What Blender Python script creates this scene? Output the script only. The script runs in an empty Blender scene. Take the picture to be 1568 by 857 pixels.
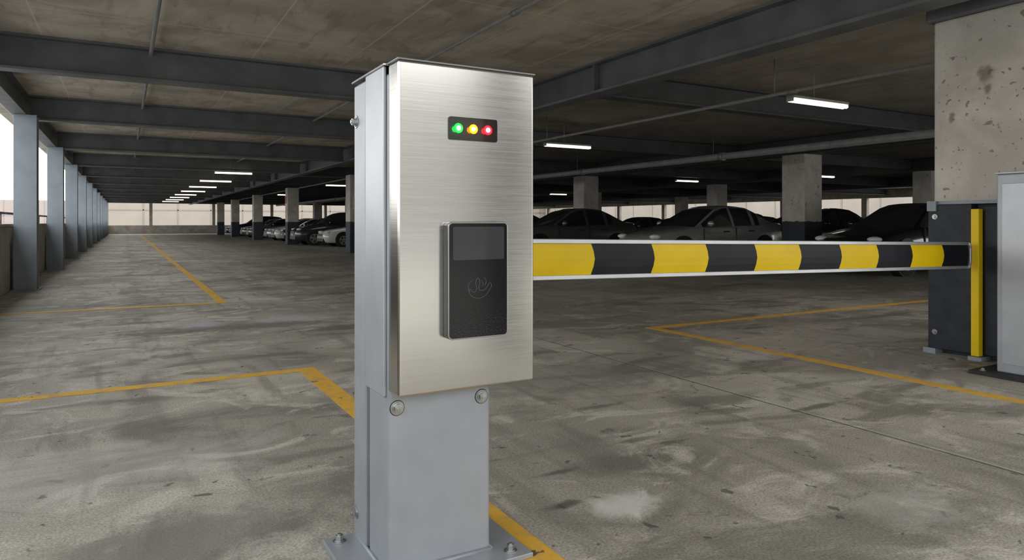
import bpy, bmesh, math, random
from mathutils import Vector, Matrix
random.seed(7)
scene = bpy.context.scene
scene.view_settings.view_transform = 'Standard'
scene.view_settings.exposure = 0.0

# ------------------------------------------------------------------ materials
def nd(nt, t, **kw):
    n = nt.nodes.new(t)
    for k, v in kw.items():
        setattr(n, k, v)
    return n

def base_mat(name):
    m = bpy.data.materials.new(name); m.use_nodes = True
    nt = m.node_tree
    return m, nt, nt.nodes['Principled BSDF']

def mat(name, col, rough=0.5, metal=0.0, var=0.08, scale=6.0, bump=0.0, bscale=60.0, coat=0.0, stretch=(1,1,1), rvar=0.0, spec=0.5):
    m, nt, p = base_mat(name)
    p.inputs['Specular IOR Level'].default_value = spec
    tc = nd(nt, 'ShaderNodeTexCoord'); mp = nd(nt, 'ShaderNodeMapping')
    mp.inputs['Scale'].default_value = stretch
    nt.links.new(tc.outputs['Object'], mp.inputs['Vector'])
    n = nd(nt, 'ShaderNodeTexNoise'); n.inputs['Scale'].default_value = scale; n.inputs['Detail'].default_value = 5
    nt.links.new(mp.outputs['Vector'], n.inputs['Vector'])
    r = nd(nt, 'ShaderNodeValToRGB')
    r.color_ramp.elements[0].position = 0.3; r.color_ramp.elements[1].position = 0.7
    r.color_ramp.elements[0].color = tuple(c*(1-var) for c in col)+(1,)
    r.color_ramp.elements[1].color = tuple(min(1, c*(1+var)) for c in col)+(1,)
    nt.links.new(n.outputs['Fac'], r.inputs['Fac'])
    nt.links.new(r.outputs['Color'], p.inputs['Base Color'])
    p.inputs['Roughness'].default_value = rough
    p.inputs['Metallic'].default_value = metal
    if coat: p.inputs['Coat Weight'].default_value = coat
    if rvar:
        mr = nd(nt, 'ShaderNodeMapRange'); mr.inputs['To Min'].default_value = rough-rvar; mr.inputs['To Max'].default_value = rough+rvar
        nt.links.new(n.outputs['Fac'], mr.inputs['Value']); nt.links.new(mr.outputs['Result'], p.inputs['Roughness'])
    if bump:
        n2 = nd(nt, 'ShaderNodeTexNoise'); n2.inputs['Scale'].default_value = bscale; n2.inputs['Detail'].default_value = 4
        nt.links.new(mp.outputs['Vector'], n2.inputs['Vector'])
        b = nd(nt, 'ShaderNodeBump'); b.inputs['Strength'].default_value = bump; b.inputs['Distance'].default_value = 0.005
        nt.links.new(n2.outputs['Fac'], b.inputs['Height']); nt.links.new(b.outputs['Normal'], p.inputs['Normal'])
    return m

def emis(name, col, s):
    m, nt, p = base_mat(name)
    p.inputs['Base Color'].default_value = (*col, 1)
    p.inputs['Emission Color'].default_value = (*col, 1)
    p.inputs['Emission Strength'].default_value = s
    return m

class NT:
    def __init__(s, nt): s.nt = nt
    def math(s, op, a, b=None, c=None, clamp=False):
        n = nd(s.nt, 'ShaderNodeMath', operation=op); n.use_clamp = clamp
        for i, v in enumerate((a, b, c)):
            if v is None: continue
            if isinstance(v, (int, float)): n.inputs[i].default_value = v
            else: s.nt.links.new(v, n.inputs[i])
        return n.outputs[0]
    def noise(s, vec, scale, detail=5, rough=0.55, dist=0.0):
        n = nd(s.nt, 'ShaderNodeTexNoise'); n.inputs['Scale'].default_value = scale
        n.inputs['Detail'].default_value = detail; n.inputs['Roughness'].default_value = rough
        n.inputs['Distortion'].default_value = dist
        s.nt.links.new(vec, n.inputs['Vector']); return n.outputs['Fac']
    def rng(s, v, a, b, c=0.0, d=1.0):
        n = nd(s.nt, 'ShaderNodeMapRange'); n.interpolation_type = 'SMOOTHSTEP'
        n.inputs['From Min'].default_value = a; n.inputs['From Max'].default_value = b
        n.inputs['To Min'].default_value = c; n.inputs['To Max'].default_value = d
        s.nt.links.new(v, n.inputs['Value']); return n.outputs['Result']
    def mix(s, f, a, b, mode='MIX'):
        n = nd(s.nt, 'ShaderNodeMix', data_type='RGBA', blend_type=mode)
        if isinstance(f, (int, float)): n.inputs[0].default_value = f
        else: s.nt.links.new(f, n.inputs[0])
        for i, v in ((6, a), (7, b)):
            if isinstance(v, tuple): n.inputs[i].default_value = (*v, 1) if len(v) == 3 else v
            else: s.nt.links.new(v, n.inputs[i])
        return n.outputs[2]
    def mapv(s, vec, sc, loc=(0, 0, 0)):
        n = nd(s.nt, 'ShaderNodeMapping'); n.inputs['Scale'].default_value = sc; n.inputs['Location'].default_value = loc
        s.nt.links.new(vec, n.inputs['Vector']); return n.outputs['Vector']

def floor_mat():
    m, nt, p = base_mat('floor_concrete'); N = NT(nt)
    g = nd(nt, 'ShaderNodeNewGeometry').outputs['Position']
    sx = nd(nt, 'ShaderNodeSeparateXYZ'); nt.links.new(g, sx.inputs[0]); X, Y = sx.outputs[0], sx.outputs[1]
    big = N.noise(g, 0.5, 4, 0.5, 0.4)
    c = N.mix(N.rng(big, 0.36, 0.64), (0.32, 0.300, 0.256), (0.51, 0.483, 0.415))
    swirl = N.noise(N.mapv(g, (0.55, 1.3, 1)), 1.4, 7, 0.6, 1.2)
    c = N.mix(N.rng(swirl, 0.48, 0.63, 0, .75), c, (0.19, 0.178, 0.152))
    lt = N.noise(N.mapv(g, (0.7, 1.0, 1), (7, 3, 0)), 2.0, 7, 0.66, 1.4)
    c = N.mix(N.rng(lt, 0.51, 0.64, 0, .65), c, (0.64, 0.61, 0.54))
    streak = N.noise(N.mapv(g, (2.6, 0.35, 1), (3, 1, 0)), 2.2, 5, 0.55, 0.6)
    c = N.mix(N.rng(streak, 0.52, 0.68, 0, .45), c, (0.18, 0.168, 0.145))
    # faint tyre tracks running up the lane
    tn = N.noise(g, 1.6, 6, .65, .5)
    for tx in (2.15, 3.15, 4.45, .15):
        dd = N.math('ABSOLUTE', N.math('SUBTRACT', N.math('ADD', X, N.math('MULTIPLY', N.noise(g, .35), .9)), tx+.45))
        c = N.mix(N.math('MULTIPLY', N.rng(dd, .05, .20, .45, 0.0), N.rng(tn, .42, .6)), c, (.15, .14, .122))
    sp = N.noise(g, 8.0, 3, 0.55, 0.5)
    c = N.mix(N.rng(sp, 0.67, 0.70, 0, .75), c, (0.07, 0.065, 0.057))
    sp2 = N.noise(N.mapv(g, (1, 1.6, 1), (5, 9, 0)), 3.2, 7, 0.66, 1.0)
    c = N.mix(N.rng(sp2, 0.625, 0.68, 0, .65), c, (0.10, 0.092, 0.078))
    sp3 = N.noise(g, 26.0, 3, 0.6, 0.3)
    c = N.mix(N.rng(sp3, 0.665, 0.71, 0, .5), c, (0.11, 0.10, 0.085))
    gr = N.noise(g, 95.0, 3, 0.6)
    c = N.mix(0.7, c, N.mix(N.rng(gr, .3, .7), (0.30, 0.30, 0.30), (0.70, 0.69, 0.68)), 'OVERLAY')
    back_shade = N.math('MULTIPLY', N.rng(Y, 3.0, 9.0), N.rng(X, 1.0, 7.0))  # shade of the dim right-back area, put into the floor colour
    c = N.mix(N.math('MULTIPLY', back_shade, .5), c, (0.09, 0.084, 0.075))
    wob = N.math('MULTIPLY', N.math('SUBTRACT', N.noise(g, 1.5), 0.5), 0.03)
    for x0 in (3.72, 9.6, 15.5):
        d = N.math('ABSOLUTE', N.math('SUBTRACT', N.math('ADD', X, wob), x0))
        c = N.mix(N.rng(d, 0.004, 0.011, 0.85, 0.0), c, (0.05, 0.047, 0.043))
        d2 = N.math('ABSOLUTE', N.math('SUBTRACT', N.math('ADD', X, wob), x0+0.022))
        c = N.mix(N.rng(d2, 0.004, 0.014, 0.4, 0.0), c, (0.6, 0.58, 0.55))
    wn = N.math('MULTIPLY', N.math('SUBTRACT', N.noise(g, 6.0, 6, 0.62, .6), 0.5), 2.0)
    for cx, cy, rx, ry, col, am in ((0.79, 8.75, .26, .42, (0.50, .50, .50), .75), (1.70, 8.67, .45, .42, (0.48, .49, .49), .7),
                                (1.3, 8.35, 1.1, .25, (.12, .112, .10), .7),
                                (1.86, 2.30, .15, .12, (0.72, .70, .66), .7), (1.62, 2.42, .08, .035, (.06, .058, .055), .8),
                                (1.80, 2.75, .13, .03, (.07, .065, .06), .7), (2.45, 2.95, .16, .03, (.07, .065, .06), .6),
                                (3.9, 2.9, .25, .04, (.07, .065, .06), .7), (2.7, 3.6, .2, .04, (.07, .065, .06), .6),
                                (2.9, 1.7, .25, .2, (.62, .6, .56), .3), (0.15, 2.85, .50, .26, (.18, .168, .145), .7),
                                (-.2, 3.9, .9, .4, (.62, .60, .56), .35), (3.0, 4.4, 1.0, .5, (.17, .16, .14), .55)):
        dx = N.math('DIVIDE', N.math('SUBTRACT', X, cx), rx); dy = N.math('DIVIDE', N.math('SUBTRACT', Y, cy), ry)
        d = N.math('ADD', N.math('SQRT', N.math('ADD', N.math('MULTIPLY', dx, dx), N.math('MULTIPLY', dy, dy))), wn)
        c = N.mix(N.rng(d, 0.4, 1.4, am, 0.0), c, col)
    nt.links.new(c, p.inputs['Base Color'])
    nt.links.new(N.rng(swirl, 0.35, 0.7, 0.75, 0.5), p.inputs['Roughness'])
    b = nd(nt, 'ShaderNodeBump'); b.inputs['Strength'].default_value = 0.5; b.inputs['Distance'].default_value = 0.004
    nt.links.new(N.math('ADD', gr, N.math('MULTIPLY', sp3, 0.8)), b.inputs['Height']); nt.links.new(b.outputs['Normal'], p.inputs['Normal'])
    return m

def ceiling_mat():
    m, nt, p = base_mat('ceiling_concrete'); N = NT(nt)
    g = nd(nt, 'ShaderNodeNewGeometry').outputs['Position']
    sx = nd(nt, 'ShaderNodeSeparateXYZ'); nt.links.new(g, sx.inputs[0]); X, Y = sx.outputs[0], sx.outputs[1]
    big = N.noise(g, 0.8, 6, 0.6, 0.8)
    c = N.mix(N.rng(big, 0.38, 0.62), (0.40, 0.355, 0.29), (0.60, 0.54, 0.45))
    st = N.noise(N.mapv(g, (2.6, 0.6, 1)), 1.8, 6, 0.6, 0.8)
    c = N.mix(N.rng(st, 0.50, 0.68, 0, .45), c, (0.24, 0.21, 0.17))
    for ax, per, off in ((X, 1.22, 0.3), (Y, 2.44, 0.9)):
        f = N.math('ABSOLUTE', N.math('SUBTRACT', N.math('FRACT', N.math('DIVIDE', N.math('ADD', ax, off+50), per)), 0.5))
        c = N.mix(N.rng(f, 0.005/per, 0.014/per, 0.6, 0.0), c, (0.74, 0.69, 0.60))
    c = N.mix(N.math('MULTIPLY', N.rng(X, 5.8, 6.2), .6), c, (0.12, 0.11, 0.095))  # ceiling beyond the girder darkened in colour to deepen its shade
    nt.links.new(c, p.inputs['Base Color']); p.inputs['Roughness'].default_value = 0.9
    return m

def concrete_col_mat(name, split, dark=(0.035, 0.045, 0.06)):
    m, nt, p = base_mat(name); N = NT(nt)
    g = nd(nt, 'ShaderNodeNewGeometry').outputs['Position']
    sx = nd(nt, 'ShaderNodeSeparateXYZ'); nt.links.new(g, sx.inputs[0]); Z = sx.outputs[2]
    big = N.noise(g, 1.6, 6, 0.6, 0.3)
    c = N.mix(N.rng(big, 0.35, 0.65), (0.46, 0.435, 0.385), (0.62, 0.59, 0.53))
    pit = N.noise(g, 11.0, 2, 0.45, 0.3)
    c = N.mix(N.rng(pit, 0.675, 0.705, 0.0, 0.8), c, (0.21, 0.17, 0.12))
    pit2 = N.noise(N.mapv(g, (1, 1, 1), (3, 3, 3)), 24.0, 2, 0.45, 0.3)
    c = N.mix(N.rng(pit2, 0.69, 0.72, 0.0, 0.8), c, (0.15, 0.125, 0.10))
    st = N.noise(N.mapv(g, (1.6, 1.6, 0.5)), 2.6, 6, 0.68, 0.8)
    c = N.mix(N.rng(st, 0.60, 0.74, 0.0, 0.65), c, (0.22, 0.18, 0.135))
    if split > 1.3:
        sy, sz = sx.outputs[1], Z
        wn = N.math('MULTIPLY', N.math('SUBTRACT', N.noise(g, 9.0, 6, .65), .5), 2.2)
        for cy, cz, ry, rz in ((3.17, 2.50, .06, .08), (3.15, 2.36, .03, .05), (3.45, 2.15, .025, .05)):
            a = N.math('DIVIDE', N.math('SUBTRACT', sy, cy), ry); q = N.math('DIVIDE', N.math('SUBTRACT', sz, cz), rz)
            d = N.math('ADD', N.math('SQRT', N.math('ADD', N.math('MULTIPLY', a, a), N.math('MULTIPLY', q, q))), wn)
            c = N.mix(N.rng(d, .5, 1.4, .75, 0), c, (.17, .13, .085))
    edge = N.math('ADD', Z, N.math('MULTIPLY', N.math('SUBTRACT', N.noise(g, 9.0, 5), 0.5), 0.08))
    paint = N.mix(N.noise(g, 3.0), tuple(v*0.7 for v in dark), tuple(v*1.3 for v in dark))
    c = N.mix(N.rng(edge, split-0.006, split+0.006), paint, c)
    nt.links.new(c, p.inputs['Base Color']); p.inputs['Roughness'].default_value = 0.7
    b = nd(nt, 'ShaderNodeBump'); b.inputs['Strength'].default_value = 0.4; b.inputs['Distance'].default_value = 0.01
    nt.links.new(N.math('SUBTRACT', N.noise(g, 40, 4), N.rng(pit, .67, .705)), b.inputs['Height']); nt.links.new(b.outputs['Normal'], p.inputs['Normal'])
    return m

def line_mat():
    m, nt, p = base_mat('worn_yellow_line_paint'); N = NT(nt)
    g = nd(nt, 'ShaderNodeNewGeometry').outputs['Position']
    w = N.noise(g, 10.0, 9, 0.72, 0.5)
    c = N.mix(N.noise(g, 3.0, 4), (0.70, 0.37, 0.03), (0.84, 0.50, 0.07))
    c = N.mix(N.rng(w, 0.50, 0.62, 0.0, 0.65), c, (0.46, 0.34, 0.17))
    w2 = N.noise(g, 3.3, 7, 0.72, 0.6)
    c = N.mix(N.rng(w2, 0.56, 0.66, 0.0, 0.6), c, (0.34, 0.28, 0.18))
    w3 = N.noise(g, 6.0, 4, 0.6, 0.6)
    c = N.mix(N.rng(w3, 0.67, 0.69, 0.0, 0.85), c, (0.05, 0.045, 0.04))
    nt.links.new(c, p.inputs['Base Color']); p.inputs['Roughness'].default_value = 0.7
    return m

def brushed():
    m, nt, p = base_mat('brushed_stainless_steel'); N = NT(nt)
    tc = nd(nt, 'ShaderNodeTexCoord').outputs['Object']
    s1 = N.noise(N.mapv(tc, (6, 6, 900)), 1.0, 2, 0.5)
    s2 = N.noise(tc, 1.6, 4, 0.5)
    c = N.mix(N.rng(s1, .35, .65), (0.555, 0.54, 0.51), (0.61, 0.595, 0.565))
    nt.links.new(c, p.inputs['Base Color']); p.inputs['Metallic'].default_value = 1.0
    nt.links.new(N.math('ADD', N.rng(s1, .3, .7, 0.15, 0.19), N.math('MULTIPLY', s2, 0.05)), p.inputs['Roughness'])
    return m

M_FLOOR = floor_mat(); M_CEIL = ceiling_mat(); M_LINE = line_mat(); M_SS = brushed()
M_COLR = concrete_col_mat('column_concrete_near', 1.385)
M_COL = concrete_col_mat('column_concrete', 1.22)
M_PARA = mat('parapet_concrete', (0.36, 0.325, 0.28), .9, var=.25, scale=2, bump=.3)
M_BEAM = mat('painted_steel_beam_grey', (0.128, 0.135, 0.143), .55, var=.2, scale=2.5)
M_BEAMD = mat('painted_steel_beam_dark', (0.065, 0.07, 0.075), .55, var=.2, scale=2.5)
M_STCOL = mat('painted_steel_column_bluegrey', (0.27, 0.31, 0.35), .5, var=.1, scale=3)
M_PIPE = mat('galvanised_pipe', (0.24, 0.24, 0.235), .5, .3, var=.15)
M_SILV = mat('silver_powder_coat', (0.36, 0.385, 0.42), .42, .3, var=.06, scale=9, bump=.10, bscale=260)
M_SILV2 = mat('silver_cover_channel', (0.42, 0.445, 0.48), .38, .4, var=.05, scale=9)
M_BOLT = mat('zinc_bolt', (0.45, 0.46, 0.46), .3, .9, var=.15, scale=40)
M_ALU = mat('aluminium_rail', (0.66, 0.68, 0.71), .3, .6, var=.06)
M_YEL = mat('arm_yellow', (0.88, 0.61, 0.004), .4, var=.05, scale=5, spec=.3)
M_BLK = mat('arm_black', (0.014, 0.015, 0.021), .45, var=.2, scale=8, spec=.25)
M_NAVY = mat('receiver_navy', (0.022, 0.028, 0.038), .5, var=.35, scale=8, spec=.3)
M_DARK = mat('dark_rubber', (0.02, 0.02, 0.02), .7)
M_GLOSS = mat('reader_black_glass', (0.012, 0.012, 0.013), .16, var=.2, coat=.6)
M_GLOSS2 = mat('reader_upper_panel', (0.030, 0.030, 0.033), .25, var=.1, coat=.3)
M_RIM = mat('reader_bezel', (0.42, 0.43, 0.45), .3, .9)
M_ICON = mat('reader_icon_grey', (0.14, 0.14, 0.145), .5)

def speck():
    m, nt, p = base_mat('reader_lower_panel'); N = NT(nt)
    tc = nd(nt, 'ShaderNodeTexCoord').outputs['Object']
    sx = nd(nt, 'ShaderNodeSeparateXYZ'); nt.links.new(tc, sx.inputs[0])
    s = N.noise(tc, 420, 2, .6)
    low = N.rng(sx.outputs[2], 0.83, 0.97, 1.0, 0.0)
    c = N.mix(N.math('MULTIPLY', N.rng(s, .56, .7), N.math('MULTIPLY', low, .8)), (0.009, .009, .010), (.16, .16, .165))
    nt.links.new(c, p.inputs['Base Color']); p.inputs['Roughness'].default_value = .15; p.inputs['Specular IOR Level'].default_value = .35
    return m
M_SPECK = speck()

# ------------------------------------------------------------------ builder
class B:
    def __init__(s, name, mats, origin=(0, 0, 0)):
        s.name = name; s.mats = mats; s.bm = bmesh.new(); s.o = Vector(origin)
    def box(s, x0, x1, y0, y1, z0, z1, mi=0, rot=None, piv=None):
        v = [s.bm.verts.new((x, y, z)) for x in (x0, x1) for y in (y0, y1) for z in (z0, z1)]
        for f in ((0, 1, 3, 2), (4, 6, 7, 5), (0, 4, 5, 1), (2, 3, 7, 6), (0, 2, 6, 4), (1, 5, 7, 3)):
            fc = s.bm.faces.new([v[i] for i in f]); fc.material_index = mi
        if rot: bmesh.ops.rotate(s.bm, cent=piv, matrix=rot, verts=v)
        return v
    def cyl(s, p0, p1, r, mi=0, seg=20, r2=None, smooth=True):
        p0, p1 = Vector(p0), Vector(p1); d = p1-p0
        q = d.to_track_quat('Z', 'Y').to_matrix().to_4x4()
        res = bmesh.ops.create_cone(s.bm, cap_ends=True, segments=seg, radius1=r, radius2=r if r2 is None else r2, depth=d.length,
                                    matrix=Matrix.Translation((p0+p1)/2) @ q)
        fs = set(f for v in res['verts'] for f in v.link_faces)
        for f in fs:
            f.material_index = mi
            if smooth and len(f.verts) == 4: f.smooth = True
        return res['verts']
    def poly(s, pts, mi=0, smooth=False):
        f = s.bm.faces.new([s.bm.verts.new(p) for p in pts]); f.material_index = mi; f.smooth = smooth; return f
    def sphere(s, c, r, mi=0, sc=(1, 1, 1), seg=16):
        res = bmesh.ops.create_uvsphere(s.bm, u_segments=seg, v_segments=seg//2, radius=r,
                                        matrix=Matrix.Translation(c) @ Matrix.Diagonal((*sc, 1)))
        for f in set(f for v in res['verts'] for f in v.link_faces): f.material_index = mi; f.smooth = True
    def rrect(s, x0, x1, z0, z1, y0, y1, r, mi=0, n=6, mi_front=None):
        pts = []
        for cx, cz, a0 in ((x1-r, z1-r, 0), (x0+r, z1-r, 90), (x0+r, z0+r, 180), (x1-r, z0+r, 270)):
            for i in range(n+1):
                a = math.radians(a0+90*i/n); pts.append((cx+r*math.cos(a), cz+r*math.sin(a)))
        fr = [s.bm.verts.new((x, y0, z)) for x, z in pts]; bk = [s.bm.verts.new((x, y1, z)) for x, z in pts]
        f = s.bm.faces.new(fr); f.material_index = mi if mi_front is None else mi_front
        s.bm.faces.new(list(reversed(bk))).material_index = mi
        k = len(pts)
        for i in range(k):
            f = s.bm.faces.new((fr[i], bk[i], bk[(i+1) % k], fr[(i+1) % k])); f.material_index = mi
    def done(s, bevel=0, parent=None, seg=2, norm=True):
        if norm: bmesh.ops.recalc_face_normals(s.bm, faces=s.bm.faces)
        me = bpy.data.meshes.new(s.name); s.bm.to_mesh(me); s.bm.free()
        for m in s.mats: me.materials.append(m)
        ob = bpy.data.objects.new(s.name, me); scene.collection.objects.link(ob); ob.location = s.o
        if bevel:
            b = ob.modifiers.new('bevel', 'BEVEL'); b.width = bevel; b.segments = seg; b.limit_method = 'ANGLE'; b.angle_limit = math.radians(50)
        if parent: ob.parent = parent
        return ob

def empty(name, loc=(0, 0, 0)):
    e = bpy.data.objects.new(name, None); scene.collection.objects.link(e); e.location = loc; e.empty_display_size = .2
    return e

# ------------------------------------------------------------------ room shell
XR, YF, YB = 46.0, 80.0, -1.9
CZ = 3.5
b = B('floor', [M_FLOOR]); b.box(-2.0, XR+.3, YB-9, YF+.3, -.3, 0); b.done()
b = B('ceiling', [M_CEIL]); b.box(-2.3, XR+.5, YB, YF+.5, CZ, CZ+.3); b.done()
M_GRD = mat('asphalt_outside', (0.30, 0.30, 0.29), .95, var=.2, scale=.2)
b = B('ground_outside', [M_GRD]); b.box(-300, 300, -200, 300, -.6, -.32); b.done()
b = B('wall_left', [M_PARA]); b.box(-1.95, -1.75, YB, YF+.2, 0, 1.12); b.box(-1.98, -1.72, YB, YF+.2, 1.12, 1.17); b.done(.01)
b = B('guard_rail', [M_BEAM]); b.cyl((-1.85, YB, 1.36), (-1.85, YF, 1.36), .022)
for i in range(40): b.cyl((-1.85, YB+.4+2*i, 1.17), (-1.85, YB+.4+2*i, 1.36), .014, seg=8)
b.done()
b = B('wall_far', [M_PARA]); b.box(-1.75, XR, YF, YF+.2, 0, .88)
for i in range(8): b.box(2.2+6*i, 2.5+6*i, YF, YF+.3, .88, CZ)
b.box(-1.75, XR, YF, YF+.25, 3.15, CZ)
b.done(.01)
b = B('wall_right', [M_PARA]); b.box(XR, XR+.2, YB, YF, 0, 1.2); b.box(XR, XR+.25, YB, YF, 2.9, CZ)
for i in range(12): b.box(XR, XR+.3, 2+7*i, 2.4+7*i, 1.2, 2.9)
b.done(.01)
def facade(name, x0, x1, y0, y1, h, col, z0=-.32):
    M = mat(name+'_render', col, .9, var=.07, scale=.4)
    W = mat(name+'_window_band', tuple(c*.75 for c in col), .4)
    b = B(name, [M, W]); b.box(x0, x1, y0, y1, z0, h)
    if x1-x0 > y1-y0:
        for ya, yb in ((y0-.04, y0), (y1, y1+.04)):
            for i in range(int((x1-x0)/4)): b.box(x0+4*i+1, x0+4*i+1.15, ya, yb, z0, h, 1)
            b.box(x0, x1, ya, yb, 2.7, 2.85, 1)
    else:
        for xx in ((x0-.04, x0), (x1, x1+.04)):
            for i in range(int((y1-y0)/4)): b.box(xx[0], xx[1], y0+4*i+1, y0+4*i+1.15, z0, h, 1)
    b.done()
facade('building_facade', -3, 70, 100, 106, 12, (0.30, 0.262, 0.22))
facade('building_facade', 62, 68, -10, 98, 9, (0.27, 0.235, 0.20))
facade('building_facade', -90, -8, 200, 208, 6.5, (0.34, 0.28, 0.26))
facade('building_facade', -30, 60, -40, -32, 10, (0.34, 0.33, 0.31))  # unseen block behind the camera, added to tone down the housing's reflections

def ibeam_x(x0, x1, y, zt, h=.44, w=.24, name='steel_beam', M=None):
    b = B(name, [M or M_BEAM]); zb = zt-h
    b.box(x0, x1, y-w/2, y+w/2, zb, zb+.035); b.box(x0, x1, y-.02, y+.02, zb+.035, zt-.03); b.box(x0, x1, y-w/2, y+w/2, zt-.03, zt)
    return b.done(.004)
ys = [-1.7, 10.3, 15.2, 20.9]+[26.9+6*i for i in range(9)]
for y in ys: ibeam_x(-1.49, 5.85, y, CZ)
ysr = [-1.7, 8.4]+[14.6+7*i for i in range(10)]
for y in ysr: ibeam_x(6.15, XR, y, CZ, .40, .24, M=M_BEAMD)
def girder(x, y0, y1, zb, w=.28, st=None, M=None):
    b = B('steel_girder', [M or M_BEAM])
    b.box(x-w/2, x+w/2, y0, y1, zb, zb+.04); b.box(x-.025, x+.025, y0, y1, zb+.04, CZ-.03); b.box(x-w/2, x+w/2, y0, y1, CZ-.03, CZ)
    for y in (st or []): b.box(x-w/2+.01, x+w/2-.01, y-.015, y+.015, zb+.04, CZ-.03)
    b.done(.004)
girder(6.0, YB, YF, 3.05, st=[2.0, 8.0, 14.2, 20, 26, 32, 38])
for gx_ in (16.0, 25.0, 35.0): girder(gx_, YB, YF, 3.02, M=M_BEAMD)
girder(-1.62, YB, YF, 3.1, w=.22)
def hcol(x, y, M, top=3.1, w=.17):
    b = B('steel_column', [M])
    b.box(x-w, x+w, y-w, y-w+.03, 0.02, top); b.box(x-w, x+w, y+w-.03, y+w, 0.02, top); b.box(x-.015, x+.015, y-w+.03, y+w-.03, 0.02, top)
    b.box(x-w-.03, x+w+.05, y-w-.05, y+w+.05, 0, .02); b.done(.004)
for y in [-1.7, 2.9, 8.9, 14.9, 20.9]+[26.9+6*i for i in range(9)]: hcol(-1.53, y, M_STCOL)
hcol(3.25, -1.7, M_BEAMD, 3.05)  # unseen dark column, added to reflect as a band in the steel housing
def ccol(x, y, s=.31, top=3.05):
    b = B('concrete_column', [M_COL]); b.box(x-s, x+s, y-s, y+s, 0, top); b.done(.02)
for y in (15.5, 26.5, 38.2, 49.3, 60.2, 70.0): ccol(7.9, y, .3)
for y in (12.3, 22.3, 33, 44, 55, 66): ccol(16.0, y, .36, 3.02)
for y in (4, 14, 24, 34, 45, 56): ccol(25.0, y, .34, 3.02)
for y in (6, 17, 27, 37, 48): ccol(35.0, y, .34, 3.02)
b = B('concrete_column', [M_COLR, M_BEAM]); b.box(6.55, 7.5, 2.6, 3.61, 0, 3.05)
b.box(6.5, 7.55, 2.55, 3.66, 3.05, 3.5, 1); b.done(.02)
b = B('fire_sign', [emis('sign_red', (.5, .03, .02), 0.0), M_ALU]); b.box(7.75, 8.05, 26.17, 26.195, 1.75, 2.15); b.box(7.72, 8.08, 26.18, 26.2, 1.72, 2.18, 1); b.done()
b = B('fire_sign', [emis('sign_red2', (.5, .03, .02), 0.0), M_ALU]); b.box(7.57, 7.595, 38.1, 38.4, 2.2, 2.6); b.box(7.585, 7.6, 38.07, 38.43, 2.17, 2.63, 1); b.done()

def pipe(name, x, z, r, y0, y1, coup=6.0, hang=True):
    b = B(name, [M_PIPE]); b.cyl((x, y0, z), (x, y1, z), r, seg=14)
    y = y0+2.2
    while y < y1:
        b.cyl((x, y-.06, z), (x, y+.06, z), r*1.35, seg=14)
        if hang: b.cyl((x, y+.3, z), (x, y+.3, CZ), .008, seg=6)
        y += coup
    b.done()
pipe('ceiling_conduit', .30, 3.42, .024, YB, 60, hang=False)
pipe('ceiling_conduit', 3.60, 3.42, .024, YB, 60, hang=False)
pipe('ceiling_conduit', 8.0, 3.0, .024, YB, 60)
pipe('sprinkler_pipe', 13.0, 2.84, .08, YB, 70)

M_TUBE = emis('fluorescent_tube', (1.0, .88, .68), 3.6)
M_FIX = mat('fixture_white', (.35, .35, .34), .5)
def fixture(x0, y, z=2.98, L=1.25, lamp=25, hang=True):
    e = empty('fluorescent_light', (x0+L/2, y, z))
    b = B('housing', [M_FIX, M_TUBE]); b.box(-L/2, L/2, -.07, .07, .02, .055); b.box(-L/2-.015, -L/2, -.06, .06, -.03, .05); b.box(L/2, L/2+.015, -.06, .06, -.03, .05)
    b.cyl((-L/2, -.028, -.01), (L/2, -.028, -.01), .027, 1, 10); b.cyl((-L/2, .028, -.01), (L/2, .028, -.01), .027, 1, 10)
    b.cyl((-.1, 0, .05), (-.1, 0, CZ-z), .006, 0, 6)
    b.done(parent=e)
    if lamp:
        l = bpy.data.lights.new('tube_light', 'AREA'); l.shape = 'RECTANGLE'; l.size = L; l.size_y = .1; l.energy = lamp; l.color = (1, .93, .82)
        o = bpy.data.objects.new('tube_light', l); scene.collection.objects.link(o); o.parent = e; o.location = (0, 0, -.05)
fixture(8.4, 6.65, lamp=12); fixture(8.4, 13.3, lamp=10); fixture(8.4, 33, lamp=5); fixture(8.6, 46, lamp=5)
for i in range(8): fixture(2.8, 26.5+5.6*i, lamp=8 if i < 4 else 0)
for x, y in ((20.5, 22), (23.0, 17.2), (23.4, 36.5)): fixture(x, y, lamp=8)

b = B('parking_line_marking', [M_LINE])
t0, t1 = .0005, .0025
b.box(-1.72, 1.36, 5.62, 5.74, t0, t1)
b.box(1.22, 1.36, -4, 5.62, t0, t1)
b.box(-1.72, 1.33, 10.95, 11.07, t0, t1)
b.box(1.21, 1.33, 11.07, 70, t0, t1)
b.box(5.15, 5.27, -4, 5.92, t0, t1)
b.box(5.15, 13, 5.92, 6.04, t0, t1)
b.done()

# ------------------------------------------------------------------ card reader pedestal
def hexbolt(b, c, axis, r=.014, wash=.024, h=.012, mi=0):
    c = Vector(c); a = Vector(axis)
    b.cyl(c, c+a*.003, wash, mi, 24); b.cyl(c+a*.003, c+a*.006, wash*.75, mi, 24)
    b.cyl(c+a*.006, c+a*(.006+h), r, mi, 6, smooth=False); b.cyl(c+a*(.006+h), c+a*(.010+h), r*.55, mi, 12)

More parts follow.
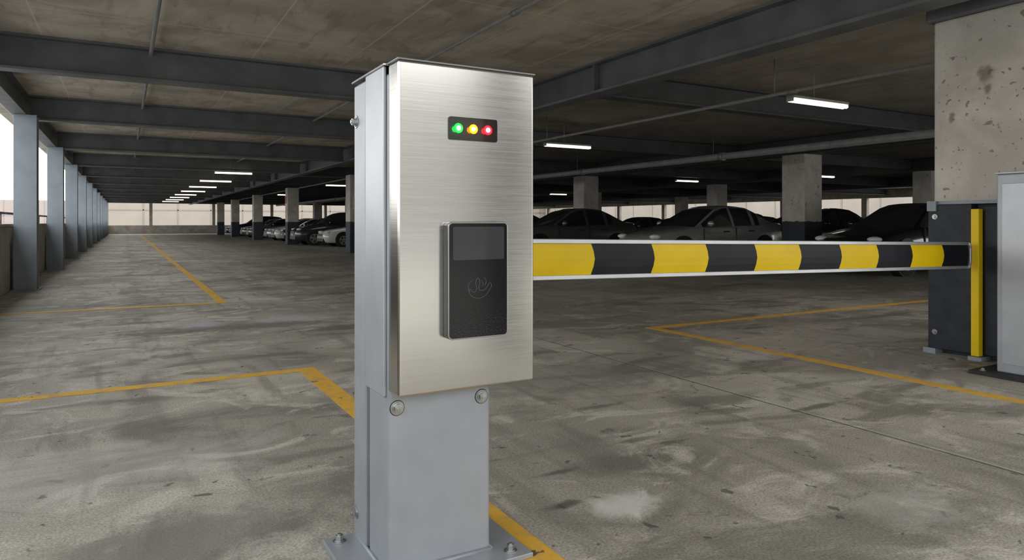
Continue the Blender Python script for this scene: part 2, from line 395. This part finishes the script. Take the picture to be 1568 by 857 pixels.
ped = empty('card_reader_pedestal', (0, 0, 0))
b = B('base_plate', [M_SILV]); b.box(.64, 1.27, 2.09, 2.56, 0.003, .022); b.done(.003, ped)
b = B('post', [M_SILV]); b.box(.763, 1.148, 2.188, 2.394, .022, 1.70); b.done(.014, ped, 4)
b = B('rear_flange', [M_SILV]); b.box(.756, 1.148, 2.414, 2.551, .022, 1.712); b.done(.006, ped)
b = B('seam_shade_strip', [M_DARK]); b.box(.790, 1.125, 2.392, 2.416, .022, 1.70); b.done(0, ped)  # dark strip set into the seam so the gap reads as shade
b = B('cover_channel', [M_SILV2]); b.box(.750, .763, 2.200, 2.394, .615, 1.722); b.done(.005, ped, 3)
b = B('top_cap', [M_SS]); b.box(.748, 1.16, 2.19, 2.558, 1.722, 1.730); b.done(.002, ped)
b = B('stainless_housing', [M_SS]); b.box(.763, 1.272, 2.088, 2.187, .635, 1.724); b.done(.009, ped, 4)
b = B('housing_lid', [M_SILV]); b.box(.759, 1.276, 2.085, 2.19, 1.724, 1.729); b.done(.002, ped)
b = B('weld_bead', [M_SILV])
b.cyl((.763, 2.186, .024), (1.148, 2.186, .024), .008, seg=8); b.cyl((.76, 2.188, .024), (.76, 2.55, .024), .008, seg=8); b.cyl((1.15, 2.188, .024), (1.15, 2.55, .024), .008, seg=8); b.done(0, ped)
b = B('bolts', [M_BOLT, M_DARK])
hexbolt(b, (.795, 2.188, .577), (0, -1, 0)); hexbolt(b, (1.112, 2.188, .577), (0, -1, 0))
for z in (1.575, .115): hexbolt(b, (.756, 2.52, z), (-1, 0, 0))
for x, y in ((.69, 2.515), (.69, 2.13), (1.205, 2.14), (1.205, 2.515)): hexbolt(b, (x, y, .022), (0, 0, 1), h=.018)
b.cyl((.795, 2.1885, .577), (.795, 2.187, .577), .0265, 1, 24); b.cyl((1.112, 2.1885, .577), (1.112, 2.187, .577), .0265, 1, 24)
b.done(.001, ped)
b = B('signal_panel', [M_GLOSS, M_RIM]); b.rrect(.937, 1.121, 1.475, 1.553, 2.084, 2.088, .008); b.done(0, ped)
for nm, x, c, s in (('green_led', .972, (.0, .85, .05), 1.6), ('amber_led', 1.028, (1, .32, .0), 1.2), ('red_led', 1.083, (1, .01, .03), 1.6)):
    core = {'green_led': (.65, 1, .7), 'amber_led': (1, .75, .35), 'red_led': (1, .62, .65)}[nm]
    b = B(nm, [emis(nm+'_lens', c, s), emis(nm+'_core', core, 3)])
    b.cyl((x, 2.084, 1.515), (x, 2.081, 1.515), .0165, 0, 24)
    b.cyl((x, 2.081, 1.515), (x, 2.0785, 1.515), .0085, 1, 20); b.done(.001, ped)
    l = bpy.data.lights.new(nm+'_light', 'POINT'); l.energy = .12; l.color = c; l.shadow_soft_size = .012
    o = bpy.data.objects.new(nm+'_light', l); scene.collection.objects.link(o); o.location = (x, 2.062, 1.515); o.parent = ped
b = B('reader_body', [M_GLOSS, M_RIM]); b.rrect(.920, 1.143, .813, 1.201, 2.056, 2.088, .016, 0)
b.rrect(.920, 1.143, .813, 1.201, 2.050, 2.056, .016, 1); b.done(.002, ped)
b = B('reader_face', [M_SPECK]); b.rrect(.9245, 1.1385, .8175, 1.1965, 2.0475, 2.0505, .012); b.done(0, ped)
b = B('reader_display', [M_GLOSS2]); b.rrect(.936, 1.127, 1.075, 1.185, 2.0465, 2.048, .006); b.box(.975, 1.128, 1.0635, 1.0650, 2.0465, 2.048); b.done(0, ped)
b = B('reader_label', [M_ALU]); b.box(.955, .973, 1.060, 1.066, 2.046, 2.048); b.done(0, ped)
def curve(name, pts_list, r, m, parent):
    cu = bpy.data.curves.new(name, 'CURVE'); cu.dimensions = '3D'; cu.bevel_depth = r
    for pts in pts_list:
        sp = cu.splines.new('BEZIER'); sp.bezier_points.add(len(pts)-1)
        for bp, p in zip(sp.bezier_points, pts): bp.co = p; bp.handle_left_type = bp.handle_right_type = 'AUTO'
    cu.materials.append(m); o = bpy.data.objects.new(name, cu); scene.collection.objects.link(o); o.parent = parent
    return o
def I(l): return [(1.036+x*.001, 2.0472, .985+z*.001) for x, z in l]
curve('hand_icon', [I([(-42, -8), (-36, -26), (-14, -38), (14, -34), (34, -14), (42, 6), (36, 10), (26, -2), (14, -12), (-4, -10), (-2, 14), (-8, 28), (-16, 14), (-14, -10), (-24, -18), (-36, -8), (-42, -8)]),
                    I([(4, 22), (10, 12), (8, 0)]), I([(14, 32), (22, 16), (18, 2)]), I([(-42, -14), (-44, 6), (-30, 22)])], .0006, M_ICON, ped)

drv = empty('barrier_gate', (0, 0, 0))
b = B('drive_housing', [M_SILV]); b.box(1.10, 1.45, 2.556, 3.12, .78, 1.25); b.done(.01, drv)
b = B('pivot_hub', [M_NAVY]); b.cyl((1.36, 3.12, 1.0), (1.36, 3.17, 1.0), .10, seg=32); b.done(.003, drv)
arm = empty('arm', (1.22, 3.2, 1.0105)); arm.parent = drv
arm.rotation_euler = (0, 0.0186, 0)
L = 6.28-1.22
H = .112; R = .088; T = .03
b = B('striped_panel', [M_YEL, M_BLK])
edges = [0.0]+[1.865-1.22-.445+.445*i for i in range(12)]
edges = [e for e in edges if e < L-.02]+[L-.012]
zl = [-R, -R*.5, 0, R*.5, R]; yo = [0, .006, .008, .006, 0]
for i in range(len(edges)-1):
    mi = 1 if i % 2 == 1 else 0
    xa, xb = edges[i], edges[i+1]
    def off(k, x): return x if x in (0.0, edges[-1]) else x+.022*(1-abs(zl[k]/R)**1.5)
    for sgn in (-1, 1):
        for k in range(4):
            p = [(off(k, xa), sgn*(T+yo[k]), zl[k]), (off(k, xb), sgn*(T+yo[k]), zl[k]), (off(k+1, xb), sgn*(T+yo[k+1]), zl[k+1]), (off(k+1, xa), sgn*(T+yo[k+1]), zl[k+1])]
            if sgn > 0: p.reverse()
            b.poly(p, mi)
b.done(0, arm, norm=False)
b = B('aluminium_frame', [M_ALU]); b.box(0, L-.02, -T-.012, T+.012, R, H); b.box(0, L-.02, -T-.012, T+.012, -H, -R)
b.box(-.02, 0.0, -T-.012, T+.012, -H, H)
n = 8; rr = .05
outer = []; inner = []
for cz, a0 in ((H-rr, 90), (-H+rr, 0)):
    for i in range(n+1):
        a = math.radians(a0-90*i/n)
        outer.append((L-.02+(rr)*math.cos(a), cz+rr*math.sin(a))); inner.append((L-.02+(rr-.024)*math.cos(a), cz+(rr-.024)*math.sin(a)))
w = T+.012
for i in range(len(outer)-1):
    o0, o1, i0, i1 = outer[i], outer[i+1], inner[i], inner[i+1]
    vs = [b.bm.verts.new((q[0], y, q[1])) for y in (-w, w) for q in (o0, o1, i1, i0)]
    for f in ((0, 1, 2, 3), (7, 6, 5, 4), (0, 4, 5, 1), (1, 5, 6, 2), (2, 6, 7, 3), (3, 7, 4, 0)): b.bm.faces.new([vs[q] for q in f])
b.done(.003, arm)

rc = empty('barrier_arm_receiver')
b = B('housing', [M_NAVY]); b.box(6.44, 6.55, 3.23, 3.60, .05, 1.36); b.box(6.47, 6.55, 2.96, 3.14, .05, 1.34); b.done(.006, rc)
b = B('yellow_edge_guard', [M_YEL]); b.box(6.40, 6.47, 3.15, 3.215, .04, 1.315); b.done(.006, rc)
b = B('mounting_brackets', [M_STCOL, M_BOLT]); b.box(6.46, 6.55, 2.95, 3.58, 1.362, 1.392); b.box(6.42, 6.47, 3.52, 3.60, 1.30, 1.392)
b.box(6.43, 6.55, 3.53, 3.64, .0, .05); b.box(6.40, 6.55, 3.13, 3.24, .0, .035)
for z in (.2, 1.25): hexbolt(b, (6.44, 3.54, z), (-1, 0, 0), mi=1)
for z in (.45, .95): b.box(6.50, 6.55, 3.12, 3.15, z, z+.02)
b.done(.003, rc)
cab = empty('control_cabinet')
b = B('body', [M_SILV]); b.box(5.95, 6.36, 2.40, 2.80, .03, 1.575); b.done(.012, cab, 3)
b = B('door', [M_SILV2]); b.box(5.985, 6.325, 2.392, 2.40, .1, 1.5); b.box(5.942, 5.95, 2.44, 2.76, .1, 1.5); b.done(.003, cab)
b = B('roof', [M_SILV2]); b.box(5.94, 6.37, 2.39, 2.81, 1.575, 1.59); b.done(.004, cab)
b = B('base', [M_DARK, M_BOLT]); b.box(5.84, 6.45, 2.30, 2.95, 0, .03)
for x, y in ((5.89, 2.87), (5.89, 2.38), (6.4, 2.87)): hexbolt(b, (x, y, .03), (0, 0, 1), mi=1)
b.done(.004, cab)

# ------------------------------------------------------------------ cars
M_GLASS = mat('car_glass', (0.02, 0.025, 0.028), .08, var=.1, coat=.5)
M_TYRE = mat('car_tyre', (0.015, 0.015, 0.015), .8)
M_ALLOY = mat('car_alloy', (0.4, 0.41, 0.42), .3, .8)
M_LAMP = mat('car_headlamp', (0.75, 0.77, 0.8), .1, var=.02, coat=.8)
M_TAIL = mat('car_taillamp', (0.35, 0.01, 0.01), .2, coat=.8)
M_TRIM = mat('car_black_trim', (0.015, 0.015, 0.016), .5)
def lerp(tab, x):
    for (a, va), (c, vc) in zip(tab, tab[1:]):
        if x <= c:
            t = 0 if c == a else max(0, (x-a)/(c-a))
            return va+(vc-va)*t
    return tab[-1][1]
def car_mesh(name, paint, suv=False):
    b = B(name, [paint, M_GLASS, M_TYRE, M_ALLOY, M_LAMP, M_TAIL, M_TRIM])
    k = 1.16 if suv else 1.0
    hT = [(-2.32, .60), (-2.24, .70), (-1.95, .80), (-1.3, .90), (-.85, .96), (0, .97), (1.2, 1.0), (1.8, 1.04), (2.2, 1.03), (2.32, .92)]
    wT = [(-2.32, .60), (-2.24, .74), (-1.95, .85), (-1.3, .90), (0, .92), (1.3, .915), (1.9, .87), (2.2, .80), (2.32, .68)]
    bT = [(-2.32, .32), (-2.2, .22), (-1.9, .19), (1.9, .20), (2.25, .28), (2.32, .36)]
    xs = [-2.32, -2.28, -2.2, -2.05, -1.85, -1.6, -1.3, -1.0, -.85, -.5, 0, .5, 1.0, 1.3, 1.6, 1.85, 2.05, 2.2, 2.28, 2.32]
    rings = []
    for x in xs:
        w, h, zb = lerp(wT, x), lerp(hT, x)*k, lerp(bT, x)*k
        sec = [(0, zb), (w*.86, zb), (w*.96, zb+.07), (w, zb+(h-zb)*.40), (w*.985, zb+(h-zb)*.70), (w*.94, h-.05), (w*.84, h), (w*.4, h+.018), (0, h+.024)]
        full = sec+[(-y, z) for y, z in reversed(sec[1:-1])]
        rings.append([b.bm.verts.new((x, y, z)) for y, z in full])
    n = len(rings[0])
    for r0, r1 in zip(rings, rings[1:]):
        for i in range(n):
            f = b.bm.faces.new((r0[i], r1[i], r1[(i+1) % n], r0[(i+1) % n])); f.smooth = True
            if i in (0, n-1): f.material_index = 6
    b.bm.faces.new(rings[0]); b.bm.faces.new(list(reversed(rings[-1])))
    if suv:
        rT = [(-.95, .97), (-.55, 1.22), (-.25, 1.40), (.1, 1.47), (.8, 1.485), (1.6, 1.45), (1.9, 1.38), (2.16, 1.03)]
    else:
        rT = [(-.98, .95), (-.55, 1.17), (-.15, 1.37), (.15, 1.445), (.6, 1.46), (1.0, 1.42), (1.4, 1.27), (1.9, 1.04)]
    gx = [-.98 if not suv else -.95, -.75, -.55, -.35, -.15, .15, .30, .38, .7, 1.0, 1.12, 1.3, 1.5] + ([1.7, 1.9, 2.02, 2.16] if suv else [1.7, 1.9])
    rings = []
    for x in gx:
        r = lerp(rT, x)*k; base = (.94 if x < 1 else .97)*k; t = max(0., min(1., (r-base)/(.5*k)))
        wb = .815 if x < 1.4 else .78; wr = wb-(.235 if not suv else .17)*t
        sec = [(wb, base), (wb+(wr-wb)*.5+.015*t, base+(r-.05-base)*.5), (wr+.005, max(base, r-.055)), (wr-.05, max(base, r-.015)), (wr*.5, r+.008), (0, r+.014)]
        full = sec+[(-y, z) for y, z in reversed(sec[:-1])]
        rings.append([b.bm.verts.new((x, y, z)) for y, z in full])
    n = len(rings[0])
    for j, (r0, r1) in enumerate(zip(rings, rings[1:])):
        xm = (gx[j]+gx[j+1])/2
        for i in range(n-1):
            f = b.bm.faces.new((r0[i], r1[i], r1[i+1], r0[i+1])); f.smooth = True
            side = i in (0, 1, n-2, n-3)
            if side:
                g = not (.30 <= xm <= .38) and not (1.0 <= xm <= 1.12) and (-.7 < xm) and (xm < (1.75 if suv else 1.35))
            elif i in (2, n-4): g = False
            else:
                g = xm < -.0 and xm > -.98 or xm > (1.9 if suv else 1.12)
            f.material_index = 1 if g else 0
    for wx in (-1.42, 1.38):
        for s in (-1, 1):
            R_ = .33*(1.1 if suv else 1)
            b.cyl((wx, s*.70, R_+.03), (wx, s*.917, R_+.03), R_+.055, 6, 28)
            b.cyl((wx, s*.70, R_), (wx, s*.928, R_), R_, 2, 28)
            b.cyl((wx, s*.92, R_), (wx, s*.932, R_), R_*.66, 3, 24)
            for q in range(5):
                a = q*2*math.pi/5+.3; a2 = a+math.pi/5
                b.cyl((wx+math.cos(a2)*R_*.42, s*.931, R_+math.sin(a2)*R_*.42), (wx+math.cos(a2)*R_*.42, s*.935, R_+math.sin(a2)*R_*.42), R_*.15, 6, 8)
    for s in (-1, 1):
        b.sphere((-2.12, s*.64, .72*k), .16, 4, (.9, .95, .38)); b.sphere((2.17, s*.66, .86*k), .15, 5, (.75, 1.0, .55))
        b.sphere((-.62, s*.98, 1.02*k), .10, 0, (.7, 1, .7)); b.box(-.66, -.60, s*.93-.05, s*.93+.05, .95*k, .99*k, 6)
        b.box(-.1, .1, s*.913-.012, s*.913+.012, .82*k, .845*k, 6); b.box(.8, 1.0, s*.913-.012, s*.913+.012, .83*k, .855*k, 6)
        for dx in (-.78, .335): b.box(dx, dx+.01, s*.905-.014, s*.905+.014, .3, .93*k, 6)
        b.box(-1.0, 1.0, s*.88-.03, s*.88+.03, .2*k, .27*k, 6)
    b.box(-2.335, -2.24, -.45, .45, .52*k, .64*k, 6); b.box(-2.335, -2.2, -.62, .62, .28*k, .42*k, 6)
    b.box(-2.345, -2.33, -.26, .26, .44*k, .52*k, 3); b.box(2.31, 2.335, -.26, .26, .62*k, .72*k, 3)
    me_ob = b.done(); me = me_ob.data; bpy.data.objects.remove(me_ob)
    return me
def paintm(n, c, met=.4): return mat('car_paint_'+n, c, .28, met, var=.04, coat=.9)
meshes = {
    'silver': car_mesh('car_silver', paintm('silver', (.36, .365, .365))),
    'grey': car_mesh('car_grey', paintm('grey', (.13, .135, .14))),
    'black': car_mesh('car_black', paintm('black', (.012, .013, .016))),
    'white': car_mesh('car_white', paintm('white', (.62, .63, .63), 0)),
    'suv': car_mesh('car_suv', paintm('suvdark', (.035, .04, .05)), True),
}
for kind, x, y, rot in (('silver', 14.2, 14.2, 0), ('grey', 12.9, 19.2, 0), ('black', 19.8, 14.8, 0), ('black', 16.6, 9.8, 0),
                        ('suv', 9.9, 36.5, 0), ('white', 10.6, 33.6, 0), ('white', 10.3, 44.2, 0), ('grey', 10.3, 54.3, 0), ('silver', 10.3, 46.8, 0),
                        ('black', 10.3, 41.3, 0), ('grey', 10.3, 57.4, 0), ('suv', 10.3, 64, 0), ('black', 10.3, 67, 0),
                        ('suv', 21.5, 8.3, 0), ('black', 22.5, 20, 0), ('grey', 22.3, 26.8, 0), ('black', 28.5, 18, 0), ('suv', 28.5, 26.5, 0),
                        ('silver', 28.5, 31, 0), ('black', 28.5, 10.5, 0), ('grey', 13.6, 25.2, 0), ('black', 22, 17.3, 0), ('black', 28.5, 22, 0),
                        ('suv', 38, 20, 0), ('grey', 38, 26, 0), ('black', 38, 32, 0), ('white', 38, 14, 0)):
    o = bpy.data.objects.new('suv_car' if kind.startswith('suv') else 'car', meshes[kind]); scene.collection.objects.link(o)
    o.location = (x, y, 0); o.rotation_euler = (0, 0, math.radians(rot))
    if x > 12 and x < 20: o.scale = (1.08, 1.02, 1.14)

# ------------------------------------------------------------------ world + camera
w = bpy.data.worlds.new('overcast_sky'); scene.world = w; w.use_nodes = True
nt = w.node_tree; bg = nt.nodes['Background']; N = NT(nt)
tc = nd(nt, 'ShaderNodeTexCoord').outputs['Generated']
sx = nd(nt, 'ShaderNodeSeparateXYZ'); nt.links.new(tc, sx.inputs[0])
c = N.mix(N.rng(sx.outputs[2], 0.0, 0.6), (0.98, 0.97, 0.95), (0.92, 0.95, 0.98))
nt.links.new(c, bg.inputs['Color']); bg.inputs['Strength'].default_value = 3.7

cam = bpy.data.cameras.new('camera'); co = bpy.data.objects.new('camera', cam); scene.collection.objects.link(co)
cam.sensor_fit = 'HORIZONTAL'; cam.sensor_width = 36; cam.lens = 24.06; cam.shift_y = -0.0564; cam.clip_end = 500; cam.clip_start = .02
co.location = (0, 0, 1.2); co.rotation_euler = (math.radians(90), 0, math.radians(-29.5))
scene.camera = co
